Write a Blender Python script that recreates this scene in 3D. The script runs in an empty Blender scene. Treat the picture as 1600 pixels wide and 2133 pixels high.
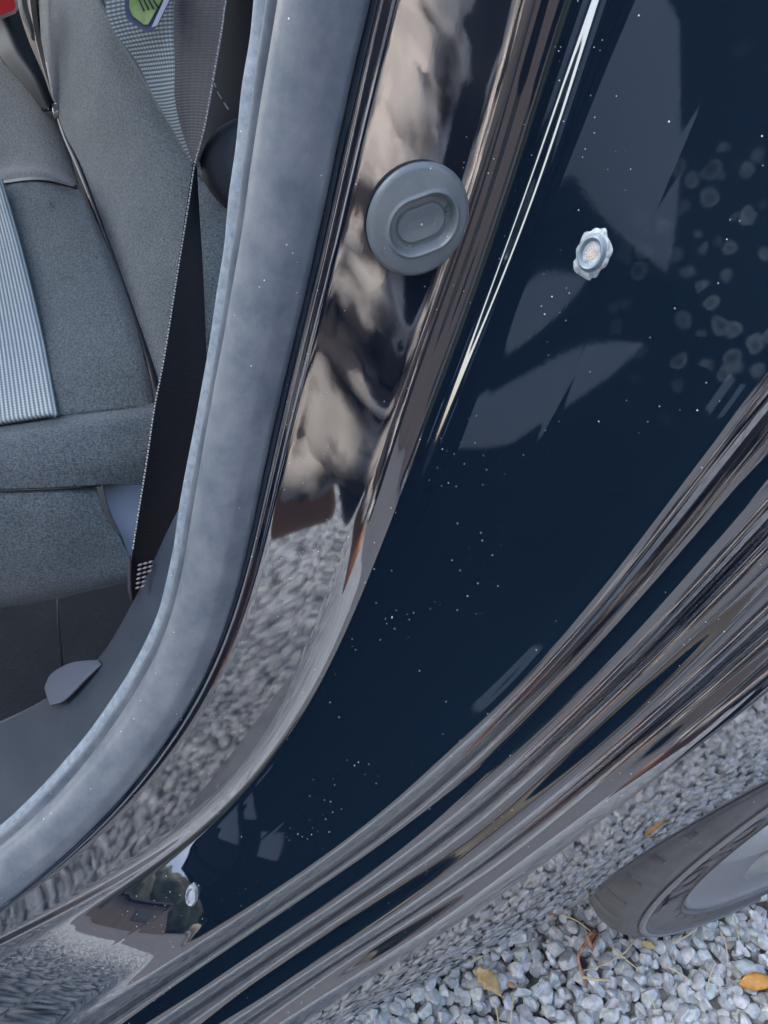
import bpy, bmesh, math, random
import numpy as np
from mathutils import Vector, Matrix, noise
rnd = random.Random(7); nr = np.random.RandomState(7)
scene = bpy.context.scene
# ---------------------------------------------------------------- frame of reference
# world: X outward from the car side, Y towards the rear of the car, Z up, ground z = 0
H = 1.02
O_ = np.array((.364, .664, -.653)); O_ /= np.linalg.norm(O_)
D_ = np.array((0., .701, .713)); D_ -= O_ * (D_ @ O_); D_ /= np.linalg.norm(D_)
R_ = np.cross(D_, O_)
if R_[0] < 0: R_ = -R_
F_ = 1540.0
def to_world(c):
    c = np.asarray(c, float)
    return np.array((c @ O_, c @ R_, H - c @ D_))
def ray(px, py):
    return to_world(((px - 800) / F_, (py - 1066.5) / F_, 1.0)) - np.array((0, 0, H))
def at(px, py, t):                       # point at camera depth t
    return np.array((0, 0, H)) + ray(px, py) * t
def atx(px, py, x):                      # point in the lateral plane X = x
    r = ray(px, py); return np.array((0, 0, H)) + r * (x / r[0])
def atz(px, py, z):
    r = ray(px, py); return np.array((0, 0, H)) + r * ((z - H) / r[2])
# ---------------------------------------------------------------- camera
cam = bpy.data.cameras.new('camera'); co = bpy.data.objects.new('camera', cam)
scene.collection.objects.link(co); scene.camera = co
z0 = np.array((0, 0, H))
cx = to_world((1, 0, 0)) - z0; cy = to_world((0, -1, 0)) - z0; cz = to_world((0, 0, -1)) - z0
co.matrix_world = Matrix(((cx[0], cy[0], cz[0], 0), (cx[1], cy[1], cz[1], 0), (cx[2], cy[2], cz[2], H), (0, 0, 0, 1)))
cam.sensor_fit = 'VERTICAL'; cam.sensor_height = 36; cam.lens = 36 * F_ / 2133
cam.clip_start = .01; cam.clip_end = 200
# ---------------------------------------------------------------- light
SUN_EL, SUN_AZ = math.radians(55), math.radians(-120)
w = bpy.data.worlds.new('World'); scene.world = w; w.use_nodes = True
nt = w.node_tree; sky = nt.nodes.new('ShaderNodeTexSky'); sky.sky_type = 'NISHITA'; sky.sun_disc = False
sky.sun_elevation = SUN_EL; sky.sun_rotation = math.radians(90) - SUN_AZ; sky.dust_density = 4; sky.air_density = 1.0
nt.links.new(sky.outputs[0], nt.nodes['Background'].inputs[0]); nt.nodes['Background'].inputs[1].default_value = .13
sl = bpy.data.lights.new('sun', 'SUN'); so = bpy.data.objects.new('sun', sl); scene.collection.objects.link(so)
sl.energy = 1.0; sl.angle = math.radians(60); sl.color = (1, .96, .9)
sd = Vector((math.cos(SUN_EL) * math.cos(SUN_AZ), math.cos(SUN_EL) * math.sin(SUN_AZ), math.sin(SUN_EL)))
so.rotation_euler = sd.to_track_quat('Z', 'Y').to_euler()
scene.view_settings.view_transform = 'Standard'; scene.view_settings.look = 'None'
scene.view_settings.exposure = 2.55; scene.view_settings.gamma = 1
# ---------------------------------------------------------------- helpers
C = scene.collection
def mat(name, col, rough=.5, spec=.5, metal=0, coat=0, ior=1.5, sheen=0):
    m = bpy.data.materials.new(name); m.use_nodes = True
    b = m.node_tree.nodes['Principled BSDF']
    b.inputs['Base Color'].default_value = (*col, 1); b.inputs['Roughness'].default_value = rough
    b.inputs['Metallic'].default_value = metal; b.inputs['IOR'].default_value = ior
    b.inputs['Specular IOR Level'].default_value = spec; b.inputs['Coat Weight'].default_value = coat
    b.inputs['Sheen Weight'].default_value = sheen
    return m
def N(m, t, **k):
    n = m.node_tree.nodes.new(t)
    for a, v in k.items(): setattr(n, a, v)
    return n
def L(m, a, b): m.node_tree.links.new(a, b)
def B(m): return m.node_tree.nodes['Principled BSDF']
def noisy(m, c1, c2, scale, detail=4, lo=.35, hi=.65, coord='Object', rough=None):
    tc = N(m, 'ShaderNodeTexCoord'); n = N(m, 'ShaderNodeTexNoise'); n.inputs['Scale'].default_value = scale; n.inputs['Detail'].default_value = detail
    r = N(m, 'ShaderNodeValToRGB'); r.color_ramp.elements[0].position = lo; r.color_ramp.elements[1].position = hi
    r.color_ramp.elements[0].color = (*c1, 1); r.color_ramp.elements[1].color = (*c2, 1)
    L(m, tc.outputs[coord], n.inputs['Vector']); L(m, n.outputs['Fac'], r.inputs[0]); L(m, r.outputs[0], B(m).inputs['Base Color'])
    return tc, n, r
def bump(m, src, strength=.3, dist=.001):
    b = N(m, 'ShaderNodeBump'); b.inputs['Strength'].default_value = strength; b.inputs['Distance'].default_value = dist
    L(m, src, b.inputs['Height'])
    old = B(m).inputs['Normal']
    if old.is_linked: L(m, old.links[0].from_socket, b.inputs['Normal'])
    L(m, b.outputs[0], old)
def mesh_obj(name, verts, faces, m, parent=None, smooth=True):
    me = bpy.data.meshes.new(name); me.from_pydata([tuple(map(float, v)) for v in verts], [], faces); me.update()
    if smooth: me.polygons.foreach_set('use_smooth', [True] * len(me.polygons))
    if m: me.materials.append(m)
    o = bpy.data.objects.new(name, me); C.objects.link(o)
    if parent: o.parent = parent
    return o
def bm_obj(name, bm, m, parent=None, smooth=True):
    me = bpy.data.meshes.new(name); bm.to_mesh(me); bm.free()
    if smooth: me.polygons.foreach_set('use_smooth', [True] * len(me.polygons))
    me.materials.append(m); o = bpy.data.objects.new(name, me); C.objects.link(o)
    if parent: o.parent = parent
    return o
def tag(o, label=None, cat=None, group=None, kind=None):
    if label: o['label'] = label
    if cat: o['category'] = cat
    if group: o['group'] = group
    if kind: o['kind'] = kind
    return o
def empty(name, loc=(0, 0, 0)):
    o = bpy.data.objects.new(name, None); o.location = loc; o.empty_display_size = .05; C.objects.link(o); return o
def crom(P, n):                          # resample a polyline as a Catmull-Rom curve, n points by arc length
    P = np.asarray(P, float)
    Q = np.vstack([2 * P[0] - P[1], P, 2 * P[-1] - P[-2]]); out = []
    for i in range(len(P) - 1):
        p0, p1, p2, p3 = Q[i:i + 4]
        for t in np.linspace(0, 1, 24, endpoint=False):
            out.append(.5 * ((2 * p1) + (-p0 + p2) * t + (2 * p0 - 5 * p1 + 4 * p2 - p3) * t * t + (-p0 + 3 * p1 - 3 * p2 + p3) * t ** 3))
    out.append(P[-1]); out = np.array(out)
    k = min(2, out.shape[1])
    d = np.r_[0, np.cumsum(np.linalg.norm(np.diff(out[:, :k], axis=0), axis=1))]; d /= d[-1]
    s = np.linspace(0, 1, n)
    return np.array([np.interp(s, d, out[:, j]) for j in range(out.shape[1])]).T
def grid_faces(a, b, flip=False):
    f = []
    for i in range(a - 1):
        for j in range(b - 1):
            q = (i * b + j, i * b + j + 1, (i + 1) * b + j + 1, (i + 1) * b + j)
            f.append(q[::-1] if flip else q)
    return f
def grid_normals(G):
    du = np.gradient(G, axis=1); dv = np.gradient(G, axis=0)
    n = np.cross(du, dv); n /= np.linalg.norm(n, axis=2, keepdims=True) + 1e-12
    vd = z0 - G
    s = np.sign((n * vd).sum(2, keepdims=True)); s[s == 0] = 1
    return n * np.sign(np.median(s))
def smooth_axis(G, sig, axis=1):
    k = int(3 * sig) + 1; x = np.arange(-k, k + 1); w_ = np.exp(-x * x / (2 * sig * sig)); w_ /= w_.sum()
    pad = [(0, 0)] * G.ndim; pad[axis] = (k, k); P = np.pad(G, pad, mode='reflect', reflect_type='odd')
    return sum(w_[i] * np.take(P, range(i, i + G.shape[axis]), axis=axis) for i in range(2 * k + 1))
def add_grid(name, G, m, parent, back=.004, attrs=None):
    """a surface with thickness: front sheet, back sheet, rim; uv map = (along, across)"""
    a, b = G.shape[:2]; n = grid_normals(G); Bk = G - n * back
    V = np.vstack([G.reshape(-1, 3), Bk.reshape(-1, 3)])
    c = np.cross(G[1, 0] - G[0, 0], G[0, 1] - G[0, 0]); fl = (c @ n[0, 0]) > 0
    F = grid_faces(a, b, fl); o2 = a * b
    F += [tuple(i + o2 for i in f[::-1]) for f in F]
    def rim(idx, fl2):
        for i, j in zip(idx[:-1], idx[1:]):
            q = (i, j, j + o2, i + o2); F.append(q if fl2 else q[::-1])
    rim([j for j in range(b)], fl); rim([(a - 1) * b + j for j in range(b)], not fl)
    rim([i * b for i in range(a)], not fl); rim([i * b + b - 1 for i in range(a)], fl)
    o = mesh_obj(name, V, F, m, parent)
    me = o.data; uv = me.uv_layers.new(name='UVMap')
    U = np.zeros((2 * o2, 2)); ii, jj = np.meshgrid(np.linspace(0, 1, a), np.linspace(0, 1, b), indexing='ij')
    dl = np.r_[0, np.cumsum(np.linalg.norm(np.diff(G[:, b // 2], axis=0), axis=1))]; dw = np.r_[0, np.cumsum(np.linalg.norm(np.diff(G[a // 2], axis=0), axis=1))]
    uu, vv = np.meshgrid(dl, dw, indexing='ij')
    U[:o2, 0] = U[o2:, 0] = uu.ravel(); U[:o2, 1] = U[o2:, 1] = vv.ravel()
    li = np.zeros(len(me.loops), int); me.loops.foreach_get('vertex_index', li)
    uv.data.foreach_set('uv', U[li].ravel())
    return o
def tube(pts, rad, seg=8, closed=False):
    pts = [Vector(p) for p in pts]; n = len(pts); V = []; F = []
    rad = rad if hasattr(rad, '__len__') else [rad] * n
    up = Vector((.3, .2, .93)).normalized()
    for i, p in enumerate(pts):
        d = (pts[min(i + 1, n - 1)] - pts[max(i - 1, 0)]).normalized()
        a = d.cross(up).normalized(); b = d.cross(a)
        for k in range(seg):
            an = 2 * math.pi * k / seg; V.append(p + (a * math.cos(an) + b * math.sin(an)) * rad[i])
    for i in range(n - 1):
        for k in range(seg):
            F.append((i * seg + k, i * seg + (k + 1) % seg, (i + 1) * seg + (k + 1) % seg, (i + 1) * seg + k))
    F.append(tuple(range(seg))[::-1]); F.append(tuple((n - 1) * seg + k for k in range(seg)))
    return V, F
def bx(bm, c, s, rot=None, bev=.0):
    r = bmesh.ops.create_cube(bm, size=1); vs = r['verts']
    bmesh.ops.scale(bm, vec=s, verts=vs)
    if bev:
        es = list({e for v in vs for e in v.link_edges}); rr = bmesh.ops.bevel(bm, geom=es, offset=bev, segments=3, affect='EDGES', profile=.5); vs = list({v for f in rr['faces'] for v in f.verts} | {v for v in vs if v.is_valid})
    if rot: bmesh.ops.rotate(bm, cent=(0, 0, 0), matrix=rot, verts=vs)
    bmesh.ops.translate(bm, vec=c, verts=vs); return vs
# ---------------------------------------------------------------- materials
paint = mat('navy_paint', (.0036, .0088, .0190), .035, .5, 0, 0, 2.35)
def paint_nodes(m):
    tc = N(m, 'ShaderNodeTexCoord')
    # wipe marks in clear coat: faint, long scratches along the panel
    mp = N(m, 'ShaderNodeMapping'); mp.inputs['Scale'].default_value = (9, 700, 1); L(m, tc.outputs['UV'], mp.inputs['Vector'])
    n1 = N(m, 'ShaderNodeTexNoise'); n1.inputs['Scale'].default_value = 1; n1.inputs['Detail'].default_value = 3; L(m, mp.outputs[0], n1.inputs['Vector'])
    n2 = N(m, 'ShaderNodeTexNoise'); n2.inputs['Scale'].default_value = 420; n2.inputs['Detail'].default_value = 1; L(m, tc.outputs['Object'], n2.inputs['Vector'])
    bump(m, n1.outputs['Fac'], .006, .0003); bump(m, n2.outputs['Fac'], .018, .00012)
    # dust specks
    v = N(m, 'ShaderNodeTexVoronoi'); v.inputs['Scale'].default_value = 430; L(m, tc.outputs['Object'], v.inputs['Vector'])
    lt = N(m, 'ShaderNodeMath', operation='LESS_THAN'); L(m, v.outputs['Distance'], lt.inputs[0])
    sp = N(m, 'ShaderNodeSeparateColor'); L(m, v.outputs['Color'], sp.inputs[0]); th = N(m, 'ShaderNodeMath', operation='MULTIPLY'); L(m, sp.outputs[1], th.inputs[0]); th.inputs[1].default_value = .13; L(m, th.outputs[0], lt.inputs[1])
    n3 = N(m, 'ShaderNodeTexNoise'); n3.inputs['Scale'].default_value = 22; n3.inputs['Detail'].default_value = 2; L(m, tc.outputs['Object'], n3.inputs['Vector'])
    mr = N(m, 'ShaderNodeMapRange'); mr.inputs[1].default_value = .46; mr.inputs[2].default_value = .78; mr.inputs[3].default_value = .02; mr.inputs[4].default_value = .9; L(m, n3.outputs['Fac'], mr.inputs[0])
    l2 = N(m, 'ShaderNodeMath', operation='LESS_THAN'); L(m, sp.outputs[0], l2.inputs[0]); L(m, mr.outputs[0], l2.inputs[1])
    mu = N(m, 'ShaderNodeMath', operation='MULTIPLY'); L(m, lt.outputs[0], mu.inputs[0]); L(m, l2.outputs[0], mu.inputs[1])
    # dried water rings and film
    v2 = N(m, 'ShaderNodeTexVoronoi'); v2.inputs['Scale'].default_value = 135; wn_ = N(m, 'ShaderNodeTexNoise'); wn_.inputs['Scale'].default_value = 120; L(m, tc.outputs['Object'], wn_.inputs['Vector'])
    wm = N(m, 'ShaderNodeVectorMath', operation='MULTIPLY_ADD'); L(m, wn_.outputs['Color'], wm.inputs[0]); wm.inputs[1].default_value = (.005, .005, .005); L(m, tc.outputs['Object'], wm.inputs[2]); L(m, wm.outputs[0], v2.inputs['Vector'])
    sx = N(m, 'ShaderNodeSeparateXYZ'); L(m, tc.outputs['Object'], sx.inputs[0]); xm = N(m, 'ShaderNodeMapRange'); xm.inputs[1].default_value = -.215; xm.inputs[2].default_value = -.185; L(m, sx.outputs[0], xm.inputs[0])
    rg = N(m, 'ShaderNodeValToRGB'); e = rg.color_ramp.elements; e[0].position = .12; e[0].color = (.3, .3, .3, 1); e[1].position = .5; e[1].color = (0, 0, 0, 1)
    x = e.new(.33); x.color = (.7, .7, .7, 1); L(m, v2.outputs['Distance'], rg.inputs[0])
    s2 = N(m, 'ShaderNodeSeparateColor'); L(m, v2.outputs['Color'], s2.inputs[0])
    l3 = N(m, 'ShaderNodeMath', operation='LESS_THAN'); L(m, s2.outputs[1], l3.inputs[0]); l3.inputs[1].default_value = .5
    n4 = N(m, 'ShaderNodeTexNoise'); n4.inputs['Scale'].default_value = 160; n4.inputs['Detail'].default_value = 3; L(m, tc.outputs['Object'], n4.inputs['Vector'])
    n5 = N(m, 'ShaderNodeTexNoise'); n5.inputs['Scale'].default_value = 9; L(m, tc.outputs['Object'], n5.inputs['Vector'])
    r5 = N(m, 'ShaderNodeMapRange'); r5.inputs[1].default_value = .40; r5.inputs[2].default_value = .55; L(m, n5.outputs['Fac'], r5.inputs[0])
    a = N(m, 'ShaderNodeMath', operation='MULTIPLY'); L(m, rg.outputs[0], a.inputs[0]); L(m, l3.outputs[0], a.inputs[1])
    b = N(m, 'ShaderNodeMath', operation='MULTIPLY'); L(m, a.outputs[0], b.inputs[0]); L(m, n4.outputs['Fac'], b.inputs[1])
    c = N(m, 'ShaderNodeMath', operation='MULTIPLY'); L(m, b.outputs[0], c.inputs[0]); L(m, r5.outputs[0], c.inputs[1])
    ma = N(m, 'ShaderNodeMix', data_type='RGBA'); ma.inputs[6].default_value = (.0036, .0088, .0190, 1); ma.inputs[7].default_value = (.05, .068, .09, 1)
    ca = N(m, 'ShaderNodeMath', operation='MULTIPLY'); L(m, c.outputs[0], ca.inputs[0]); zm = N(m, 'ShaderNodeMapRange'); zm.inputs[1].default_value = .80; zm.inputs[2].default_value = .86; L(m, sx.outputs[2], zm.inputs[0]); zx = N(m, 'ShaderNodeMath', operation='MULTIPLY'); L(m, xm.outputs[0], zx.inputs[0]); L(m, zm.outputs[0], zx.inputs[1]); L(m, zx.outputs[0], ca.inputs[1]); L(m, ca.outputs[0], ma.inputs[0])
    mb = N(m, 'ShaderNodeMix', data_type='RGBA'); L(m, ma.outputs[2], mb.inputs[6]); mb.inputs[7].default_value = (.42, .44, .47, 1); L(m, mu.outputs[0], mb.inputs[0])
    L(m, mb.outputs[2], B(m).inputs['Base Color'])
    rr = N(m, 'ShaderNodeMapRange'); rr.inputs[3].default_value = .037; rr.inputs[4].default_value = .6; L(m, mu.outputs[0], rr.inputs[0]); L(m, rr.outputs[0], B(m).inputs['Roughness'])
paint_nodes(paint)

def rubber_mat(name, c1, c2, rough):
    m = mat(name, c1, rough, .5)
    tc, n, r = noisy(m, c1, c2, 45, 9, .36, .66); n.inputs['Roughness'].default_value = .68
    f = N(m, 'ShaderNodeTexNoise'); f.inputs['Scale'].default_value = 900; f.inputs['Detail'].default_value = 2; L(m, tc.outputs['Object'], f.inputs['Vector'])
    bump(m, f.outputs['Fac'], .35, .0003)
    v = N(m, 'ShaderNodeTexVoronoi'); v.inputs['Scale'].default_value = 260; L(m, tc.outputs['Object'], v.inputs['Vector'])
    lt = N(m, 'ShaderNodeMath', operation='LESS_THAN'); L(m, v.outputs['Distance'], lt.inputs[0]); lt.inputs[1].default_value = .07
    s = N(m, 'ShaderNodeSeparateColor'); L(m, v.outputs['Color'], s.inputs[0])
    l2 = N(m, 'ShaderNodeMath', operation='LESS_THAN'); L(m, s.outputs[0], l2.inputs[0]); l2.inputs[1].default_value = .2
    mu = N(m, 'ShaderNodeMath', operation='MULTIPLY'); L(m, lt.outputs[0], mu.inputs[0]); L(m, l2.outputs[0], mu.inputs[1])
    mx = N(m, 'ShaderNodeMix', data_type='RGBA'); L(m, r.outputs[0], mx.inputs[6]); mx.inputs[7].default_value = (.7, .75, .8, 1); L(m, mu.outputs[0], mx.inputs[0])
    L(m, mx.outputs[2], B(m).inputs['Base Color'])
    return m
rubber = rubber_mat('seal_rubber', (.085, .11, .145), (.165, .19, .22), .42)
lip_rubber = rubber_mat('seal_lip', (.13, .17, .22), (.22, .28, .34), .6); [setattr(n.inputs['Scale'], 'default_value', 240) for n in lip_rubber.node_tree.nodes if n.type == 'TEX_NOISE' and n.inputs['Scale'].default_value < 100]
cap_plastic = rubber_mat('cap_plastic', (.11, .14, .16), (.145, .172, .19), .28)
trim_plastic = mat('trim_plastic', (.035, .05, .075), .42); 
tc_, n_, r_ = noisy(trim_plastic, (.03, .045, .068), (.045, .06, .085), 30)
f_ = N(trim_plastic, 'ShaderNodeTexNoise'); f_.inputs['Scale'].default_value = 1100; L(trim_plastic, tc_.outputs['Object'], f_.inputs['Vector']); bump(trim_plastic, f_.outputs['Fac'], .4, .0003)
pale_plastic = mat('pale_plastic', (.26, .29, .36), .35); lit_trim_plastic = mat('dim_plastic', (.10, .12, .165), .5)
black_plastic = mat('black_plastic', (.012, .014, .018), .4)
def fabric(name, c1, c2, scale=600, rough=.85, stretch=(1, 1, 1)):
    m = mat(name, c1, rough, .25, sheen=.25)
    tc, n, r = noisy(m, c1, c2, 26, 5, .3, .7)
    mp = N(m, 'ShaderNodeMapping'); mp.inputs['Scale'].default_value = stretch; L(m, tc.outputs['UV'], mp.inputs[0])
    wv = N(m, 'ShaderNodeTexWave'); wv.inputs['Scale'].default_value = scale; wv.inputs['Distortion'].default_value = .6; L(m, mp.outputs[0], wv.inputs['Vector'])
    f = N(m, 'ShaderNodeTexNoise'); f.inputs['Scale'].default_value = 620; f.inputs['Detail'].default_value = 2; L(m, tc.outputs['Object'], f.inputs['Vector'])
    vs_ = N(m, 'ShaderNodeMapRange'); vs_.inputs[1].default_value = .3; vs_.inputs[2].default_value = .7; vs_.inputs[3].default_value = .55; vs_.inputs[4].default_value = 1.5; L(m, f.outputs['Fac'], vs_.inputs[0])
    w3 = N(m, 'ShaderNodeTexWave'); w3.inputs['Scale'].default_value = 190; w3.inputs['Distortion'].default_value = 1.2; L(m, tc.outputs['UV'], w3.inputs['Vector'])
    w4 = N(m, 'ShaderNodeMapRange'); w4.inputs[3].default_value = .88; w4.inputs[4].default_value = 1.1; L(m, w3.outputs['Fac'], w4.inputs[0])
    mm = N(m, 'ShaderNodeMath', operation='MULTIPLY'); L(m, vs_.outputs[0], mm.inputs[0]); L(m, w4.outputs[0], mm.inputs[1])
    sc_ = N(m, 'ShaderNodeVectorMath', operation='SCALE'); L(m, r.outputs[0], sc_.inputs[0]); L(m, mm.outputs[0], sc_.inputs['Scale']); L(m, sc_.outputs[0], B(m).inputs['Base Color'])
    l_ = N(m, 'ShaderNodeTexNoise'); l_.inputs['Scale'].default_value = 28; l_.inputs['Detail'].default_value = 3; L(m, tc.outputs['Object'], l_.inputs['Vector']); bump(m, l_.outputs['Fac'], .25, .004)
    bump(m, w3.outputs['Fac'], .5, .0005); bump(m, f.outputs['Fac'], .8, .0005)
    return m
seat_fab = fabric('seat_fabric', (.11, .135, .140), (.14, .165, .17))
seat_low = fabric('seat_side_fabric', (.095, .118, .132), (.12, .143, .157), 260, stretch=(1, 1.0, 1))
insert_fab = mat('insert_fabric', (.38, .44, .46), .8, .3)
def insert_nodes(m):
    tc = N(m, 'ShaderNodeTexCoord')
    mp = N(m, 'ShaderNodeMapping'); mp.inputs['Scale'].default_value = (1, 1, 1); L(m, tc.outputs['UV'], mp.inputs[0])
    wv = N(m, 'ShaderNodeTexWave', bands_direction='Y'); wv.inputs['Scale'].default_value = 100; L(m, mp.outputs[0], wv.inputs['Vector'])
    w2 = N(m, 'ShaderNodeTexWave', bands_direction='X'); w2.inputs['Scale'].default_value = 115; L(m, mp.outputs[0], w2.inputs['Vector'])
    mu = N(m, 'ShaderNodeMath', operation='MULTIPLY'); L(m, wv.outputs['Fac'], mu.inputs[0]); 
    ad = N(m, 'ShaderNodeMapRange'); ad.inputs[3].default_value = .55; ad.inputs[4].default_value = 1; L(m, w2.outputs['Fac'], ad.inputs[0]); L(m, ad.outputs[0], mu.inputs[1])
    r = N(m, 'ShaderNodeValToRGB'); r.color_ramp.elements[0].color = (.22, .27, .28, 1); r.color_ramp.elements[1].color = (.68, .76, .77, 1); r.color_ramp.elements[0].position = .15; r.color_ramp.elements[1].position = .75
    L(m, mu.outputs[0], r.inputs[0]); L(m, r.outputs[0], B(m).inputs['Base Color']); bump(m, mu.outputs[0], .8, .0008)
insert_nodes(insert_fab)
def webbing_mat(name, c1, c2, along=300, across=90, direction='X', st=.7):
    m = mat(name, c1, .7, .2)
    tc = N(m, 'ShaderNodeTexCoord')
    wv = N(m, 'ShaderNodeTexWave', bands_direction='X'); wv.inputs['Scale'].default_value = along; L(m, tc.outputs['UV'], wv.inputs['Vector']); wv.inputs['Distortion'].default_value = .4
    w2 = N(m, 'ShaderNodeTexWave', bands_direction='Y'); w2.inputs['Scale'].default_value = across; L(m, tc.outputs['UV'], w2.inputs['Vector'])
    mu = N(m, 'ShaderNodeMath', operation='MULTIPLY'); L(m, wv.outputs['Fac'], mu.inputs[0]); ad = N(m, 'ShaderNodeMapRange'); ad.inputs[3].default_value = .45; ad.inputs[4].default_value = 1; L(m, w2.outputs['Fac'], ad.inputs[0]); L(m, ad.outputs[0], mu.inputs[1])
    r = N(m, 'ShaderNodeValToRGB'); r.color_ramp.elements[0].color = (*c1, 1); r.color_ramp.elements[1].color = (*c2, 1)
    L(m, mu.outputs[0], r.inputs[0]); L(m, r.outputs[0], B(m).inputs['Base Color']); bump(m, mu.outputs[0], st, .0006)
    return m
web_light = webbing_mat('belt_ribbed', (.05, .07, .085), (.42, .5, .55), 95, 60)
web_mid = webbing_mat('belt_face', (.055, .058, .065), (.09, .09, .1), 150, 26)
web_shaded = webbing_mat('belt_dark', (.004, .004, .006), (.007, .007, .010), 200, 20, st=.3)  # near-black tone carries the shade on the twisted belt's far side
thread = mat('belt_thread', (.5, .5, .47), .6)
# ================================================================= THE CAR
car = empty('parked_car', (-.9, -.3, 0))
tag(car, 'dark navy car with its rear door open and a grey seat inside', 'car')
car_parts = []
INV = Matrix.Translation((.9, .3, 0))
def fin(o):                              # parent to the car keeping world coordinates
    o.parent = car; o.matrix_parent_inverse = INV; return o
# ---------------------------------------------------------------- painted jamb, lofted between measured edge lines (px, py, lateral X)
C1 = [(830,-300,-.262),(762,0,-.262),(705,250,-.262),(640,560,-.258),(560,900,-.25),(490,1230,-.235),(410,1440,-.222),(230,1690,-.205),(0,1890,-.19),(-300,2100,-.18)]
C2 = [(1240,-300,-.262),(1150,0,-.262),(1058,330,-.26),(965,600,-.256),(880,830,-.248),(795,1080,-.237),(690,1370,-.2235),(580,1560,-.211),(430,1720,-.201),(280,1825,-.192),(0,1965,-.183),(-300,2110,-.176)]
C3 = [(2100,120,-.15),(1850,440,-.15),(1600,760,-.15),(1450,960,-.152),(1330,1120,-.152),(1200,1290,-.152),(1050,1450,-.150),(900,1600,-.147),(700,1765,-.1515),(450,1930,-.154),(150,2133,-.1555),(-150,2330,-.157)]
C4 = [(2400,760,-.105),(2000,1090,-.105),(1600,1430,-.107),(1380,1600,-.108),(1200,1740,-.109),(1000,1890,-.11),(800,2010,-.111),(620,2133,-.112),(400,2290,-.112),(100,2480,-.112)]
NS, = (260,)
cs = [crom(c, NS) for c in (C1, C2, C3, C4)]
seg_n = [150, 170, 190]
rows = []
for s in range(NS):
    P = [atx(*c[s]) for c in cs]; row = []
    for k, n in enumerate(seg_n):
        for j in range(n): row.append(P[k] + (P[k + 1] - P[k]) * (j / n))
    row.append(P[3]); rows.append(row)
G = np.array(rows); a0, b0 = G.shape[:2]
G = smooth_axis(G, 9.0, 1); G = smooth_axis(G, 12.0, 0)
nrm = grid_normals(G)
jj = np.arange(b0); S = np.linspace(0, 1, NS)[:, None]
def gb(c, w_): return np.exp(-((jj[None, :] - c) / w_) ** 2)
def sstep(a, b, x): t = np.clip((x - a) / (b - a), 0, 1); return t * t * (3 - 2 * t)
h = np.zeros((NS, b0))
h += .0016 * gb(9 + 0 * S, 8) - .002 * gb(-2, 7)         # rolled flange beside the seal
c2 = 150
h += .0028 * gb(c2 - 4, 15) * (1 - .45 * sstep(.3, .5, S)) + .0012 * gb(c2 + 25, 7) * (1 - .95 * sstep(.40, .52, S))      # bead between the two channels
h += .00003 * gb(232 + 14 * S, 1.6)                       # crease line in the outer channel
c3 = 320
h += .0030 * gb(c3 + 6, 12) * (1 - .5 * sstep(.5, .6, S))
ww = sstep(c3 + 12, c3 + 40, jj)[None, :] * (1 - .6 * sstep(c3 + 150, c3 + 185, jj)[None, :])
h += ww * .0041 * np.cos(2 * math.pi * (jj[None, :] - c3 - 62) / (60 + 4 * np.sin(3 * S)))
lowf = np.array([[noise.noise(Vector((s * 6, j * .012, 3))) for j in range(b0)] for s in np.linspace(0, 1, NS)])
h += .00009 * lowf * (1 - sstep(160, 185, jj) * (1 - sstep(300, 325, jj)))[None, :]
J = G + nrm * h[:, :, None]
# tuck the inner edge under the seal
tuck = sstep(10, 0, jj)[None, :, None]
J = J - nrm * tuck * .004
jamb = fin(add_grid('door_jamb', J, paint, None, .002)); jamb['label'] = 'glossy dark navy painted door jamb with raised beads'
# ---------------------------------------------------------------- body side below / outside of the jamb
C4b = [(p[0], p[1], p[2]) for p in C4]
C5 = [(2400,1290,-.118),(2000,1440,-.118),(1600,1643,-.118),(1380,1768,-.118),(1190,1893,-.118),(1000,1992,-.118),(860,2058,-.118),(700,2140,-.118),(450,2280,-.118),(100,2520,-.118)]
c4 = crom(C4b, NS); c5 = crom(C5, NS); rows = []
for s in range(NS):
    p = J[s, -1]; q = atx(*c5[s]); row = []
    for j in range(60):
        t = j / 59; row.append(p + (q - p) * t + np.array((1, 0, 0)) * (.0035 * math.sin(math.pi * t)))
    e = row[-1]                                        # rolled lip turning inwards
    for k in range(1, 9):
        an = k / 8 * math.pi / 2; row.append(e + np.array((-.006 * (1 - math.cos(an)) , 0, -.006 * math.sin(an))))
    e = row[-1]; 
    for k in range(1, 4): row.append(e + np.array((-.012 * k, 0, .002 * k)))
    rows.append(row)
Q = np.array(rows); Q = smooth_axis(Q, 2, 0)
fin(add_grid('body_side', Q, paint, None, .0015))['label'] = 'outer body side above the rear wheel'
# ---------------------------------------------------------------- rubber weatherstrip
W0 = [(600,-300,-.30),(556,0,-.30),(521,250,-.30),(482,560,-.295),(437,830,-.288),(402,1000,-.28),(372,1180,-.27),(325,1330,-.262),(215,1510,-.25),(75,1670,-.235),(-20,1755,-.23),(-300,1980,-.225)]
c0 = crom(W0, NS); c1 = crom([(p[0] - 2, p[1], p[2]) for p in C1], NS); rows = []
for s in range(NS):
    p = atx(*c0[s]); q = atx(*c1[s]); rows.append([p + (q - p) * (j / 79) for j in range(80)])
Wg = smooth_axis(np.array(rows), 3, 0); wn = grid_normals(Wg); x = np.linspace(0, 1, 80)[None, :]
prof = .0165 * np.clip(1 - ((x - .66) / .345) ** 2, 0, 1) ** .7 + .0045 * np.exp(-((x - .16) / .07) ** 2) + .002 * sstep(0, .06, x) - .006 * sstep(.955, 1, x)
prof = prof + .0003 * np.array([[noise.noise(Vector((s * 22, j * .05, 9))) for j in range(80)] for s in np.linspace(0, 1, NS)])
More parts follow.
